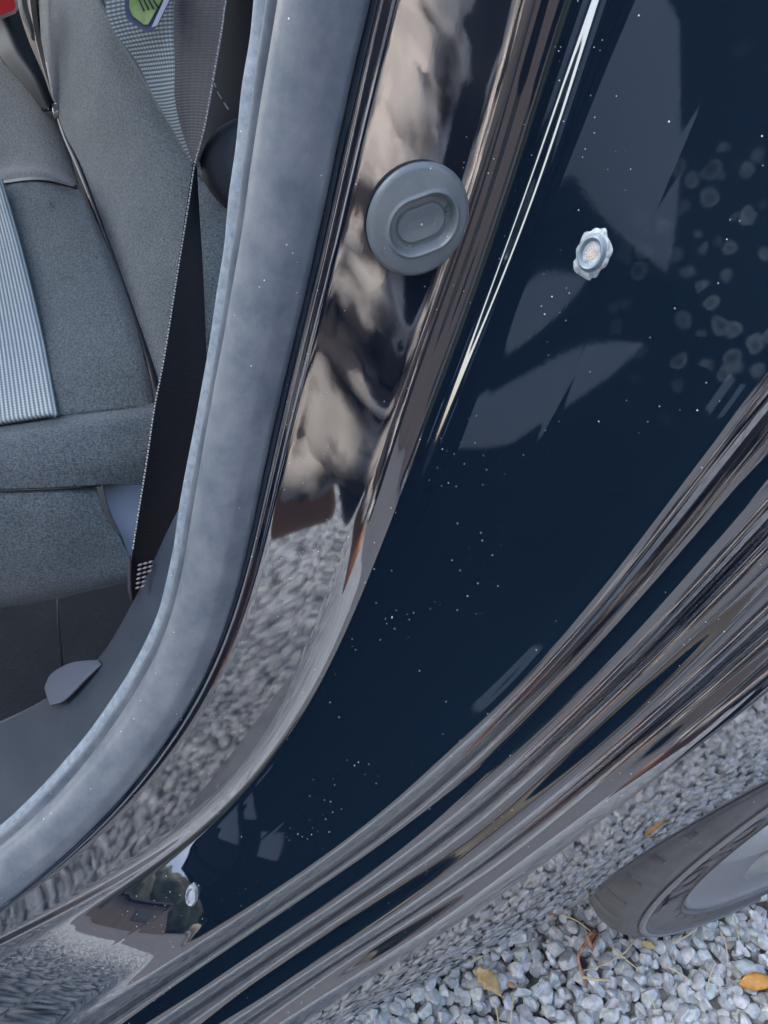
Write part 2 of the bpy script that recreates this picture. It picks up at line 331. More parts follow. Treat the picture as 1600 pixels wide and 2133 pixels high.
seal = fin(add_grid('weatherstrip', Wg + wn * prof[:, :, None], rubber, None, .002)); seal['label'] = 'thick grey rubber door seal'
# the textured inner lip
Vl = []; lipw = 14; rows = []
for s in range(NS):
    p = Wg[s, 0]; q = Wg[s, 11]; n0 = wn[s, 5]; wob = .0006 * noise.noise(Vector((s * .09, 1, 2)))
    rows.append([p + (q - p) * (k / 13 * 1.45 - .35) + n0 * (.0036 + wob + .0022 * math.sin(math.pi * k / 13) ** .6) for k in range(14)])
lip = add_grid('seal_lip', np.array(rows), lip_rubber, seal, .003)
# bulge bead nubs along the lip
# ---------------------------------------------------------------- blanking cap with oval recess
def frame_at(px, py, t, tilt=None, up=(0, 0, 1)):
    p = at(px, py, t); n = Vector(tilt) if tilt is not None else Vector(z0 - p); n.normalize()
    u = Vector(up); u = (u - n * u.dot(n)).normalized(); r = u.cross(n)
    return Matrix(((r.x, u.x, n.x, p[0]), (r.y, u.y, n.y, p[1]), (r.z, u.z, n.z, p[2]), (0, 0, 0, 1)))
def jamb_hit(px, py):                    # nearest jamb vertex along a line of sight
    r = ray(px, py); r = r / np.linalg.norm(r); V = (J - z0).reshape(-1, 3); dd = V @ r
    k = np.argmin(np.linalg.norm(V - dd[:, None] * r, axis=1)); return J.reshape(-1, 3)[k], grid_normals(J).reshape(-1, 3)[k]
def disc_grid(prof_fn, nr_=48, na=96, rx=1, ry=1, warp=None):
    V = [(0, 0, prof_fn(0, 0))]; F = []
    for i in range(1, nr_ + 1):
        r = i / nr_
        for k in range(na):
            an = 2 * math.pi * k / na; x_, y_ = rx * r * math.cos(an), ry * r * math.sin(an)
            V.append((x_, y_, prof_fn(x_, y_)))
    for k in range(na): F.append((0, 1 + k, 1 + (k + 1) % na))
    for i in range(nr_ - 1):
        for k in range(na):
            a = 1 + i * na + k; b = 1 + i * na + (k + 1) % na; F.append((a, a + na, b + na, b))
    # skirt down
    m0 = len(V)
    for k in range(na): x_, y_, z_ = V[1 + (nr_ - 1) * na + k]; V.append((x_ * .985, y_ * .985, z_ - .0014))
    for k in range(na):
        a = 1 + (nr_ - 1) * na + k; b = 1 + (nr_ - 1) * na + (k + 1) % na; F.append((a, m0 + k, m0 + (k + 1) % na, b))
    return V, F
pc, pn = jamb_hit(868, 456)
Rc = .0215
def stad(x_, y_, hw, r):                 # signed distance to a rounded slot turned in the cap plane
    a = ANG; u = x_ * math.cos(a) + y_ * math.sin(a); v = -x_ * math.sin(a) + y_ * math.cos(a)
    return math.hypot(max(abs(u) - hw, 0), v) - r
ANG = math.radians(10)
def capz(x_, y_):
    rr = math.hypot(x_, y_) / Rc; z = .0042 - .0022 * rr ** 2 - .0012 * max(0, (rr - .9) / .1) ** 2
    d = stad(x_ - .001, y_ + .0008, .0036, .0100)
    t = min(max((.0008 - d) / .0022, 0), 1); t = t * t * (3 - 2 * t); z -= .0034 * t
    z += .0007 * math.exp(-((d - .0011) / .0007) ** 2)
    d2 = stad(x_ - .001, y_ + .0008, .0036, .0070); t = min(max((.0002 - d2) / .0012, 0), 1); z += .0011 * t * t * (3 - 2 * t) - .0006 * max(0, min(1, -d2 / .005))
    return z
V, F = disc_grid(capz, 90, 128, Rc, Rc)
cap = mesh_obj('round_cap', V, F, cap_plastic)
cn = Vector(pn).normalized()
Mx = frame_at(868, 456, 1, cn); Mx.translation = Vector(pc) + cn * .001
CAPM = Mx
cap.matrix_world = Mx; cap.parent = car; cap.matrix_parent_inverse = INV
cap['label'] = 'large round grey plastic cap with an oval recess'
# moulded mark and centre pip
bmk = bmesh.new()
for dx, dy, sx, sy in ((0, 0, .0016, .0003), (0, -.0010, .0016, .0003), (.0006, -.0005, .0003, .0010), (-.0002, .0008, .0010, .0002)):
    bx(bmk, (.0120 + dx, .0026 + dy, .0014), (sx, sy, .0008))
bm_obj('moulded_mark', bmk, cap_plastic, cap, False)
bmk = bmesh.new(); bmesh.ops.create_uvsphere(bmk, u_segments=12, v_segments=8, radius=.0005); bmesh.ops.translate(bmk, vec=(.0006, -.0010, .0022), verts=bmk.verts)
bm_obj('pip', bmk, thread, cap)
# small plugs
sealant = mat('grey_sealant', (.25, .32, .36), .55); noisy(sealant, (.12, .16, .20), (.34, .40, .44), 500)
dusty = mat('dusty_plug', (.3, .28, .27), .8); noisy(dusty, (.2, .19, .19), (.48, .46, .45), 1500, 4, .35, .7)
plug_ring = mat('plug_ring', (.16, .22, .27), .3)
def plug(px, py, rw, rh, rot, name, label, ring_m, cup_m, seal_blob):
    p, n = jamb_hit(px, py); n = Vector(n); M = frame_at(px, py, 1, n); M.translation = Vector(p) + n * .0004
    def z1(x_, y_):
        rr = math.hypot(x_ / rw, y_ / rh)
        return .0024 * math.exp(-((rr - .78) / .17) ** 2) + .0004
    V, F = disc_grid(z1, 40, 96, rw, rh); o = mesh_obj(name, V, F, ring_m)
    o.matrix_world = M @ Matrix.Rotation(rot, 4, 'Z'); o.parent = car; o.matrix_parent_inverse = INV; o['label'] = label
    def z2(x_, y_): rr = math.hypot(x_ / (rw * .6), y_ / (rh * .6)); return .0009 + .0005 * (1 - rr * rr)
    V, F = disc_grid(z2, 16, 40, rw * .6, rh * .6); mesh_obj('plug_centre', V, F, cup_m, o)
    if seal_blob:
        V = [(0, 0, .0006)]; na = 90; F = []
        for i in range(1, 7):
            for k in range(na):
                an = 2 * math.pi * k / na; e = 1.22 + .28 * noise.noise(Vector((math.cos(an) * 2, math.sin(an) * 2, 3)))
                if -2.6 < an - 2 * math.pi < -1.2: e += .13
                f = i / 6; V.append((rw * e * f * math.cos(an), rh * e * f * math.sin(an), .0008 * (1 - f ** 6) + .00035 * (1 - f) + .00015 * (1 + noise.noise(Vector((3 * f * math.cos(an), 3 * f * math.sin(an), 0)))) - (.0006 if f > .99 else 0)))
        for k in range(na): F.append((0, 1 + k, 1 + (k + 1) % na))
        for i in range(5):
            for k in range(na):
                a = 1 + i * na + k; b = 1 + i * na + (k + 1) % na; F.append((a, a + na, b + na, b))
        mesh_obj('sealant_bead', V, F, sealant, o)
    return o
plug(1237, 524, .0056, .0072, 0, 'small_plug', 'small round plug in ragged pale grey sealant', plug_ring, dusty, True)
plug(404, 1860, .0036, .0062, 0, 'small_plug', 'small pale grey plug low on the sill', sealant, pale_plastic, False)
# ---------------------------------------------------------------- interior
def patch(name, rows, m, parent, na=60, nb=60, back=.01, disp=None, sm=0):
    """rows of (px, py, depth), lofted both ways"""
    A = [crom(r, nb) for r in rows]
    Cc = np.array([crom(np.array([A[i][j] for i in range(len(A))]), na) for j in range(nb)]).transpose(1, 0, 2)
    Gp = np.array([[at(*Cc[i, j]) for j in range(nb)] for i in range(na)])
    if disp:
        n = grid_normals(Gp); u = np.linspace(0, 1, na)[:, None]; v = np.linspace(0, 1, nb)[None, :]
        Gp = Gp + n * (disp(u, v) * np.ones((na, nb)))[:, :, None]
    o = add_grid(name, Gp, m, parent, back)
    return o
seat = empty('rear_seat', (.0, 0, 0)); seat.parent = car; seat.matrix_parent_inverse = INV
def edge_round(u, v, e=.08, d=.02, sides='udlr'):
    z = 0 * u * v
    if 'u' in sides: z = z - d * np.clip(1 - u / e, 0, 1) ** 2
    if 'd' in sides: z = z - d * np.clip(1 - (1 - u) / e, 0, 1) ** 2
    if 'l' in sides: z = z - d * np.clip(1 - v / e, 0, 1) ** 2
    if 'r' in sides: z = z - d * np.clip(1 - (1 - v) / e, 0, 1) ** 2
    return z
# cushion top (rows run inboard -> outboard, columns front -> rear)
patch('cushion_top', [[(-300,-120,.86),(-60,20,.82),(90,180,.78),(140,260,.765)],
    [(-300,250,.74),(-60,330,.72),(100,340,.70),(180,400,.69)],
    [(-300,380,.70),(-60,385,.68),(80,372,.665),(196,430,.655)],
    [(-300,620,.63),(-60,620,.62),(150,610,.60),(262,600,.60)],
    [(-300,800,.575),(-60,800,.57),(170,760,.56),(312,745,.565)],
    [(-300,905,.545),(-60,888,.545),(150,862,.545),(332,842,.555)]], seat_fab, seat, 90, 70, .03,
    lambda u, v: edge_round(u, v, .05, .012, 'r') + .004 * np.sin(5 * u + 2 * v) * np.sin(4 * v))
# stitched seam across the cushion where the pad changes
patch('pad_seam', [[(-300,376,.698),(-60,381,.678),(80,368,.663),(160,385,.655)],[(-300,384,.696),(-60,388,.676),(80,375,.661),(160,391,.653)]], black_plastic, seat, 6, 50, .002)
# ribbed insert
patch('ribbed_insert', [[(-200,378,.688),(-60,376,.672),(6,374,.662)],[(-200,520,.65),(-60,520,.638),(48,520,.628)],[(-200,700,.598),(-60,700,.59),(90,695,.582)],[(-200,905,.541),(-60,892,.539),(122,864,.538)]],
    insert_fab, seat, 120, 60, .004, lambda u, v: .003 + edge_round(u, v, .04, .003, 'r'))
# outer bolster of cushion, upper roll
patch('cushion_bolster', [[(-300,905,.549),(-60,888,.549),(150,860,.549),(330,838,.559)],
    [(-300,925,.530),(-60,915,.531),(150,893,.531),(330,872,.545)],
    [(-300,970,.522),(-60,965,.523),(150,955,.525),(322,948,.545)],
    [(-300,1030,.526),(-60,1022,.527),(120,1017,.53),(214,1010,.54),(305,1010,.56)],], seat_low, seat, 50, 80, .03)
side = patch('cushion_side', [[(-300,1032,.527),(-60,1025,.528),(120,1019,.531),(200,1013,.545)],
    [(-300,1090,.527),(-60,1085,.529),(120,1082,.534),(222,1080,.552)],
    [(-300,1190,.545),(-60,1190,.546),(120,1170,.55),(256,1142,.566)],
    [(-300,1285,.575),(-60,1265,.575),(120,1240,.575),(278,1205,.585)],
    [(-300,1290,.63),(-60,1275,.63),(120,1245,.63),(270,1205,.635)]], seat_low, seat, 60, 80, .02)
# stitch seam between them
V, F = tube([at(p, q, t) for p, q, t in crom([(-300,1031,.5245),(-60,1024,.5255),(120,1018,.529),(210,1011,.542)], 60)], .0009, 6)
mesh_obj('seam_line', V, F, black_plastic, seat)
for k in range(42):
    q = crom([(-300,1027,.5235),(-60,1019,.5245),(120,1013,.528),(210,1007,.541)], 85)
    V, F = tube([at(*q[2 * k]), at(*q[2 * k + 1])], .0006, 5)
    if k % 1 == 0 and q[2 * k][0] > -20: mesh_obj('stitch', V, F, seat_low, seat)
# pale plastic corner below the bolster
patch('seat_corner_cover', [[(212,1000,.562),(260,985,.57),(312,975,.58)],[(226,1060,.566),(262,1040,.572),(305,1030,.58)],[(252,1115,.576),(275,1105,.58),(300,1095,.588)],[(272,1170,.59),(280,1168,.592),(290,1165,.595)]], pale_plastic, seat, 30, 30, .004)
# backrest side bolster
patch('backrest_bolster', [[(30,-250,.88),(110,-250,.78),(180,-250,.72),(240,-250,.70)],
    [(60,-60,.82),(130,-60,.735),(180,-60,.685),(214,-40,.665)],
    [(95,130,.775),(150,120,.70),(205,100,.655),(268,95,.635)],
    [(122,255,.745),(185,235,.675),(250,205,.63),(330,205,.61)],
    [(160,350,.71),(230,330,.65),(310,300,.605),(395,300,.59)],
    [(210,480,.66),(280,450,.61),(370,420,.575),(450,420,.565)],
    [(262,620,.61),(320,590,.575),(400,560,.555),(480,560,.55)],
    [(318,790,.565),(360,740,.55),(420,720,.545),(500,720,.545)],
    [(336,860,.555),(370,840,.548),(420,830,.545),(500,830,.55)]], seat_fab, seat, 120, 60, .03)
patch('seat_back_frame', [[(-500,-400,1.0),(0,-400,.98),(560,-400,.95)],[(-500,300,.98),(0,300,.96),(560,300,.93)],[(-500,900,.95),(0,900,.93),(560,900,.9)]], black_plastic, seat, 20, 20, .01)  # dark backing added so no bright sky shows through the seat gaps
# crease piping
V, F = tube([at(p, q, t) for p, q, t in crom([(100,130,.775),(128,262,.742),(166,355,.70),(214,480,.655),(266,620,.607),(318,780,.562),(330,850,.553)], 80)], .0028, 8)
mesh_obj('crease_piping', V, F, black_plastic, seat)
# upper backrest panel behind the belt
patch('backrest_panel', [[(190,-250,.74),(300,-250,.72),(420,-250,.70)],[(205,-20,.69),(300,-20,.68),(480,-20,.66)],[(290,160,.645),(370,160,.64),(480,160,.63)],[(400,345,.60),(440,345,.60),(500,345,.60)]], seat_low, seat, 60, 40, .02)
V, F = tube([at(p, q, t) for p, q, t in crom([(190,-40,.672),(205,0,.661),(260,95,.632),(330,210,.604),(405,345,.582)], 50)], .0022, 8)
mesh_obj('backrest_piping', V, F, seat_low, seat)
# black side shoulder of the seat and parcel area behind the belt
patch('seat_shoulder', [[(440,-250,.60),(520,-250,.58),(640,-250,.57)],[(440,0,.60),(510,0,.575),(600,0,.56)],[(430,180,.60),(500,180,.57),(570,180,.55)],[(412,330,.585),(470,330,.565),(540,330,.55)],[(425,400,.58),(470,420,.57),(520,440,.56)]], mat('dark_cloth', (.012, .016, .022), .8), seat, 40, 40, .01)
V, F = tube([at(p, q, t) for p, q, t in crom([(445,172,.56),(456,198,.558),(478,232,.555)], 14)], .0005, 5)
for a_, b_ in ((0, 3), (4, 8), (9, 13)):
    pts = [at(p, q, t) for p, q, t in crom([(445,172,.56),(456,198,.558),(478,232,.555)], 14)][a_:b_]
    V, F = tube(pts, .0007, 5); mesh_obj('stitch', V, F, thread, seat)
patch('quarter_trim', [[(408,360,.57),(450,400,.56),(520,430,.55)],[(420,480,.565),(450,500,.56),(510,520,.55)],[(424,640,.56),(450,640,.555),(500,640,.548)],[(428,860,.55),(450,860,.545),(480,860,.54)]], fabric('trim_grey', (.11, .135, .155), (.14, .165, .19)), seat, 60, 30, .01)
# seat belt bundle and blob beneath the shoulder
V, F = tube([at(p, q, t) for p, q, t in crom([(500,262,.55),(470,300,.545),(455,350,.545),(480,410,.545),(500,430,.545)], 30)], [.006 + .007 * math.sin(math.pi * i / 29) for i in range(30)], 12)
mesh_obj('belt_sleeve', V, F, mat('sleeve_cloth', (.006, .008, .012), .7), seat)
# ---- belt
belt = empty('seat_belt'); belt.parent = car; belt.matrix_parent_inverse = INV
patch('webbing', [[(255,-250,.60),(330,-250,.57),(400,-250,.56)],[(222,-20,.60),(300,-20,.575),(368,-20,.555)],[(232,55,.598),(300,55,.575),(362,55,.555)],[(283,125,.593),(330,130,.575),(364,130,.556)],[(318,195,.588),(345,200,.575),(364,200,.558)],[(352,255,.58),(362,255,.572),(374,255,.56)],[(380,305,.572),(384,303,.567),(389,300,.562)],[(403,346,.565),(403.5,345,.563),(404,344,.562)]], web_light, belt, 110, 50, .0012)
patch('webbing', [[(395,-250,.558),(440,-250,.54),(530,-250,.505)],[(366,-20,.555),(410,-20,.54),(474,-20,.512)],[(362,55,.555),(405,60,.54),(462,60,.513)],[(364,130,.556),(400,135,.542),(450,130,.514)],[(364,200,.558),(395,200,.545),(438,200,.516)],[(374,255,.56),(395,260,.548),(427,260,.520)],[(388,300,.562),(398,305,.55),(416,305,.525)],[(403,345,.562),(404,345,.55),(407,348,.53)]], web_mid, belt, 110, 50, .0012)
patch('webbing', [[(405,338,.53),(408,338,.532),(410,338,.535)],[(392,430,.52),(402,430,.53),(415,430,.54)],[(368,580,.512),(395,580,.522),(424,580,.535)],[(343,740,.508),(385,740,.52),(430,740,.535)],[(322,850,.506),(372,850,.518),(431,850,.53)],[(306,960,.507),(350,960,.515),(420,960,.525)],[(290,1060,.51),(330,1060,.515),(400,1060,.522)],[(275,1160,.515),(300,1165,.518),(350,1170,.522)],[(272,1250,.525),(285,1250,.527),(310,1250,.53)]], web_shaded, belt, 140, 40, .0012)
# pale thread along the folded edge
edge = crom([(520,-250,.503),(474,-20,.508),(462,60,.509),(450,130,.510),(438,200,.512),(427,260,.515),(416,305,.519),(405,345,.525),(392,430,.515),(368,580,.507),(343,740,.503),(322,850,.501),(306,960,.503),(290,1060,.506),(276,1150,.511)], 420)
allV, allF = [], []
for k in range(0, 418, 2):
    p, q = at(*edge[k]), at(*edge[k + 1]); off = np.array((.0, .0, .0004 * (-1) ** (k // 2)))
    V, F = tube([p + off, p + (q - p) * 1.05 - off], [.00055, .00055], 5); b_ = len(allV); allV += [tuple(v) for v in V]; allF += [tuple(i + b_ for i in f) for f in F]
mesh_obj('edge_thread', allV, allF, thread, belt)['kind'] = 'stuff'
# bar tack stitching at the anchor, 5 rows
for rI in range(6):
    for k in range(3):
        x0 = 288 + k * 11 - rI * 1.0; y0 = 1178 + rI * 9.5 - k * 3
        if x0 > 320 - rI * 5: continue
        p = at(x0, y0, .505); q = at(x0 + 9, y0 - 3, .505); V, F = tube([p, (p + q) / 2 + np.array((0.0003, 0, .0003)), q], [.0006, .0010, .0006], 6)
        mesh_obj('stitch', V, F, mat('tack_thread', (.22, .21, .22), .5) if (rI, k) == (0, 0) else bpy.data.materials['tack_thread'], belt)
V, F = tube([at(p, q, .512) for p, q in ((268,1158),(270,1190),(270,1225),(275,1252))], [.0016, .0012, .0014, .001], 8)
mesh_obj('webbing_edge', V, F, web_mid, belt)
# tongue of green-edged guide on the webbing
green = mat('green_label', (.36, .5, .16), .4); noisy(green, (.3, .45, .12), (.5, .6, .25), 90)
gp = [(265,-60),(262,20),(268,40),(303,64),(318,60),(330,45),(372,-40),(372,-60)]
def plate(name, pts, t, thick, m, parent):
    n = len(pts); f_ = [at(p, q, t) for p, q in pts]; nn = (z0 - f_[0]); nn /= np.linalg.norm(nn)
    V = [p + nn * thick for p in f_] + list(f_); F = [tuple(range(n)), tuple(range(2 * n - 1, n - 1, -1))] + [(i, (i + 1) % n + 0, (i + 1) % n + n, i + n) for i in range(n)]
    o = mesh_obj(name, V, F, m, parent, False)
    bv = o.modifiers.new('b', 'BEVEL'); bv.width = min(thick * .3, .0008); bv.segments = 2; return o
tongue = plate('belt_tongue', gp, .553, .003, mat('tongue_rim', (.14, .15, .24), .25), belt)
plate('green_face', [(273,-60),(270,15),(277,32),(300,50),(308,50),(352,-30),(360,-60)], .549, .0012, green, tongue)
plate('bright_edge', [(318,55),(326,52),(366,-30),(378,-60),(370,-60),(352,-20)], .548, .0016, mat('bright_edge', (.7, .72, .8), .2), tongue)
for k in range(4): 
    V, F = tube([at(288 + k * 9, -30, .547), at(291 + k * 10, 2, .547), at(300 + k * 10, 22 - 2 * k, .547)], .0007, 6); mesh_obj('slot_thread', V, F, web_light, tongue)
# ---- buckle in the crease
buck = empty('belt_buckle'); buck.parent = car; buck.matrix_parent_inverse = INV
patch('buckle_stalk', [[(-80,-20,.74),(-30,-20,.715),(30,-20,.72)],[(-30,60,.745),(10,50,.725),(42,30,.73)],[(0,120,.745),(35,105,.728),(62,90,.735)],[(50,180,.745),(75,165,.732),(92,160,.74)],[(92,232,.75),(103,228,.745),(112,222,.75)]], mat('stalk_plastic', (.03, .04, .05), .5), buck, 50, 24, .012)
plate('buckle_body', [(-60,-30),(28,-40),(36,14),(30,26),(-10,42),(-60,60)], .715, .014, mat('buckle_frame', (.42, .42, .40), .35), buck)
red = mat('red_button', (.62, .03, .035), .35)
plate('release_button', [(-60,4),(0,-2),(26,-6),(31,12),(27,20),(0,30),(-60,46)], .699, .004, red, buck)
patch('strap', [[(30,-120,.76),(42,-120,.755),(56,-120,.76)],[(36,0,.755),(46,0,.75),(56,-5,.755)],[(58,60,.752),(64,60,.748),(70,55,.752)],[(66,82,.752),(70,84,.75),(73,82,.752)]], mat('olive_strap', (.16, .18, .17), .7), buck, 20, 10, .002)
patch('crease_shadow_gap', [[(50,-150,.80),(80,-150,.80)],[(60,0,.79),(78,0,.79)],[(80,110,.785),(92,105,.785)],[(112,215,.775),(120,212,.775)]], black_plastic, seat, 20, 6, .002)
clasp = patch('metal_clasp', [[(108,216,.745),(118,214,.745)],[(110,232,.742),(122,228,.742)],[(114,248,.745),(124,244,.745)]], mat('clasp_metal', (.4, .39, .37), .3, metal=.7), buck, 14, 8, .004)
# ---- sill trim and floor
patch('sill_trim', [[(520,200,.49),(540,200,.485),(600,200,.48)],[(475,500,.48),(480,500,.478),(530,500,.475)],[(443,760,.48),(450,760,.478),(500,760,.47)],[(415,960,.48),(430,960,.475),(450,960,.47)],[(347,1110,.50),(380,1120,.485),(410,1130,.475)],[(292,1225,.52),(340,1230,.50),(380,1250,.48)],[(205,1370,.55),(260,1390,.52),(330,1420,.49)],[(95,1455,.57),(150,1510,.54),(230,1570,.505)],[(-60,1530,.60),(20,1620,.56),(100,1720,.52)],[(-300,1640,.64),(-200,1760,.60),(-100,1880,.55)]], trim_plastic, seat if False else None, 130, 40, .006)
fin(bpy.data.objects['sill_trim'])
bl = patch('trim_patch', [[(205,1374,.548),(207,1378,.545),(210,1382,.542)],[(150,1380,.556),(165,1400,.548),(180,1412,.541)],[(108,1402,.562),(120,1430,.553),(135,1458,.545)],[(92,1432,.564),(97,1450,.558),(104,1470,.552)]], lit_trim_plastic, None, 30, 20, .002); fin(bl)  # paler plastic stands in for light falling on this piece of trim
patch('floor_carpet', [[(-400,1150,.85),(100,1120,.85),(420,1080,.85)],[(-400,1400,.82),(100,1350,.82),(420,1300,.82)],[(-400,1900,.78),(100,1750,.78),(420,1600,.78)]], fabric('carpet', (.006, .012, .018), (.012, .02, .028)), None, 40, 40, .01)
fin(bpy.data.objects['floor_carpet'])
V, F = tube([at(p, q, t) for p, q, t in ((120,1230,.80),(122,1300,.80),(131,1400,.80))], .0012, 6); fin(mesh_obj('carpet_seam', V, F, black_plastic))
# ---- rest of the shell: roof, floor pan, inner far side, front seat back, open rear door
shell = mat('roof_lining', (.25, .26, .27), .9); dark = mat('dark_cavity', (.004, .005, .007), .8)
def box_part(name, c, s, m, rot=None, bev=.02):
    b = bmesh.new(); bx(b, (0, 0, 0), s, None, bev); o = bm_obj(name, b, m); M = Matrix.Translation(c)
    if rot: M = M @ rot
    o.matrix_world = M; o.parent = car; o.matrix_parent_inverse = INV; return o
box_part('roof', (-.95, -.2, 1.46), (1.1, 2.6, .05), paint)
box_part('floor_pan', (-.95, -.2, .22), (1.4, 2.6, .04), dark)
box_part('front_seat_back', (-.62, -.72, .82), (.46, .14, .75), seat_fab, Matrix.Rotation(math.radians(-14), 4, 'X'), .05)
box_part('centre_pillar', (-.26, -.95, .95), (.12, .16, 1.0), trim_plastic)
DR = Matrix.Translation((.22, -1.0, .70)) @ Matrix.Rotation(math.radians(-12), 4, 'Z')
door = empty('open_rear_door'); door.matrix_world = DR; door.parent = car; door.matrix_parent_inverse = INV
card = mat('door_card', (.003, .004, .006), .9, 0); dpale = mat('door_insert', (.26, .27, .29), .8)
def dpart(name, c, sz, m, bev=.01):
    b = bmesh.new(); bx(b, c, sz, None, bev); return bm_obj(name, b, m, door)
dpart('door_card', (0, 0, 0), (.95, .10, .72), card, .03)
dpart('window_frame', (-.46, 0, .62), (.05, .05, .60), card); dpart('window_frame', (.46, 0, .62), (.06, .05, .60), card); dpart('window_frame', (0, 0, .92), (.98, .05, .06), card); dpart('window_divider', (.15, 0, .62), (.04, .04, .60), card)
dpart('window_glass', (0, 0, .62), (.9, .005, .58), mat('tinted_glass', (.004, .005, .007), .5, .1), .001)
dpart('door_card_insert', (-.20, .054, .20), (.11, .012, .085), dpale, .004)
dpart('sun_blind', (-.30, .012, .49), (.30, .01, .22), dpale, .002)  # pale panel added to mirror the upper grey patch in the jamb
dpart('pull_handle', (-.345, .054, .285), (.09, .012, .06), dpale, .004)  # small pale panel added for a second grey reflection in the jamb
dpart('armrest', (.25, .07, .02), (.4, .05, .05), card)
# ---------------------------------------------------------------- wheel
WX, WR = -.118, .295; SPK = math.radians(86 + 0)
cd = .75; wc = at(1843, 1653, cd)
wheel = empty('rear_wheel', (0, 0, 0)); wheel.parent = car; wheel.matrix_parent_inverse = INV @ Matrix.Translation(wc)
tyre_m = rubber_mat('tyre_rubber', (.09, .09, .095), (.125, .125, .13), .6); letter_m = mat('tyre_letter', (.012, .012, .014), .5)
def lathe(profile, seg, name, m, parent, fn=None):     # profile: (x outward, r)
    V = []; F = []; n = len(profile)
    for k in range(seg):
        an = 2 * math.pi * k / seg
        for i, (xx, r) in enumerate(profile):
            if fn: xx, r = fn(i, k, xx, r)
            V.append((xx, r * math.cos(an), r * math.sin(an)))
    for k in range(seg):
        for i in range(n - 1):
            a = k * n + i; b = ((k + 1) % seg) * n + i; F.append((a, a + 1, b + 1, b))
    return mesh_obj(name, V, F, m, parent)
tp = [(-.20,.20),(-.205,.24),(-.20,.275),(-.19,.288)]
for g in (-.178, -.13, -.09, -.045): tp += [(g - .012,.293),(g - .004,.2935),(g - .004,.286),(g + .004,.286),(g + .004,.2935)]
tp += [(-.026,.315),(-.016,.311),(-.008,.304),(-.002,.296),(.0005,.289),(.0005,.284),(.0035,.281),(.0035,.276),(.0015,.274),(.0022,.268),(.0022,.245),(.0014,.240),(.003,.237),(.002,.234),(-.006,.231),(-.012,.230)]
tp = [(xx * 1.32 if xx < -.03 and r > .20 else xx, r + (.022 if xx < -.03 and r > .27 else 0)) for xx, r in tp]
def sipe(i, k, xx, r):
    if xx < -.01 and r > .284 and ((k + int(abs(xx) * 60)) % 12 in (0, 1)): return xx, r - .008
    return xx, r
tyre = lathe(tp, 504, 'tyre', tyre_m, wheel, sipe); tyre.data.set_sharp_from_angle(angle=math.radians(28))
rim_m = mat('alloy', (.34, .36, .38), .32, metal=.6); rim_d = mat('alloy_dull', (.20, .20, .215), .5, metal=.1)
lathe([(.0030,.2785),(.0042,.2790),(.0042,.2835),(.0022,.2850)], 240, 'sidewall_band', mat('worn_band', (.20, .205, .215), .6), tyre)  # ring in a paler grey than the rest of the tyre
lathe([(.0024,.2385),(.0034,.2380),(.0034,.2362),(.0024,.2357)], 240, 'bead_ring', mat('bead_ring_dark', (.07, .07, .075), .6), tyre)
rim = lathe([(-.012,.228),(-.001,.233),(.0005,.230),(-.002,.226),(-.006,.222),(-.008,.20),(-.014,.15),(-.020,.09),(-.024,.04)], 180, 'rim', rim_d, wheel)
for k in range(5):                                     # spokes as swept solids
    an = 2 * math.pi * k / 5 + SPK; V = []; F = []
    for j in range(13):
        f = j / 12; r = .03 + .195 * f; wd = .034 + .022 * f * (1 - max(0, f - .75) * 2.6); xx = -.014 + .012 * math.sin(math.pi * min(1, f * 1.05))
        for (yy, dx) in ((-wd, -.012), (-wd * .8, -.001), (-wd * .35, .002), (0, -.001), (wd * .35, .002), (wd * .8, -.001), (wd, -.012), (wd * .7, -.03), (-wd * .7, -.03)):
            V.append((xx + dx, yy * math.cos(an) - r * math.sin(an), yy * math.sin(an) + r * math.cos(an)))
    for j in range(12):
        for i in range(9): F.append((j * 9 + i, j * 9 + (i + 1) % 9, (j + 1) * 9 + (i + 1) % 9, (j + 1) * 9 + i))
    F.append(tuple(range(9))); F.append(tuple(12 * 9 + i for i in range(9))[::-1]); mesh_obj('spoke', V, F, rim_m, wheel)
lathe([(-.004,.0),(-.002,.02),(-.006,.034),(-.03,.04)], 48, 'hub_cap', rim_d, wheel)
lathe([(-.10,.02),(-.10,.13),(-.112,.13),(-.112,.02)], 64, 'brake_disc', mat('brake_metal', (.25, .24, .23), .45, metal=.8), wheel)
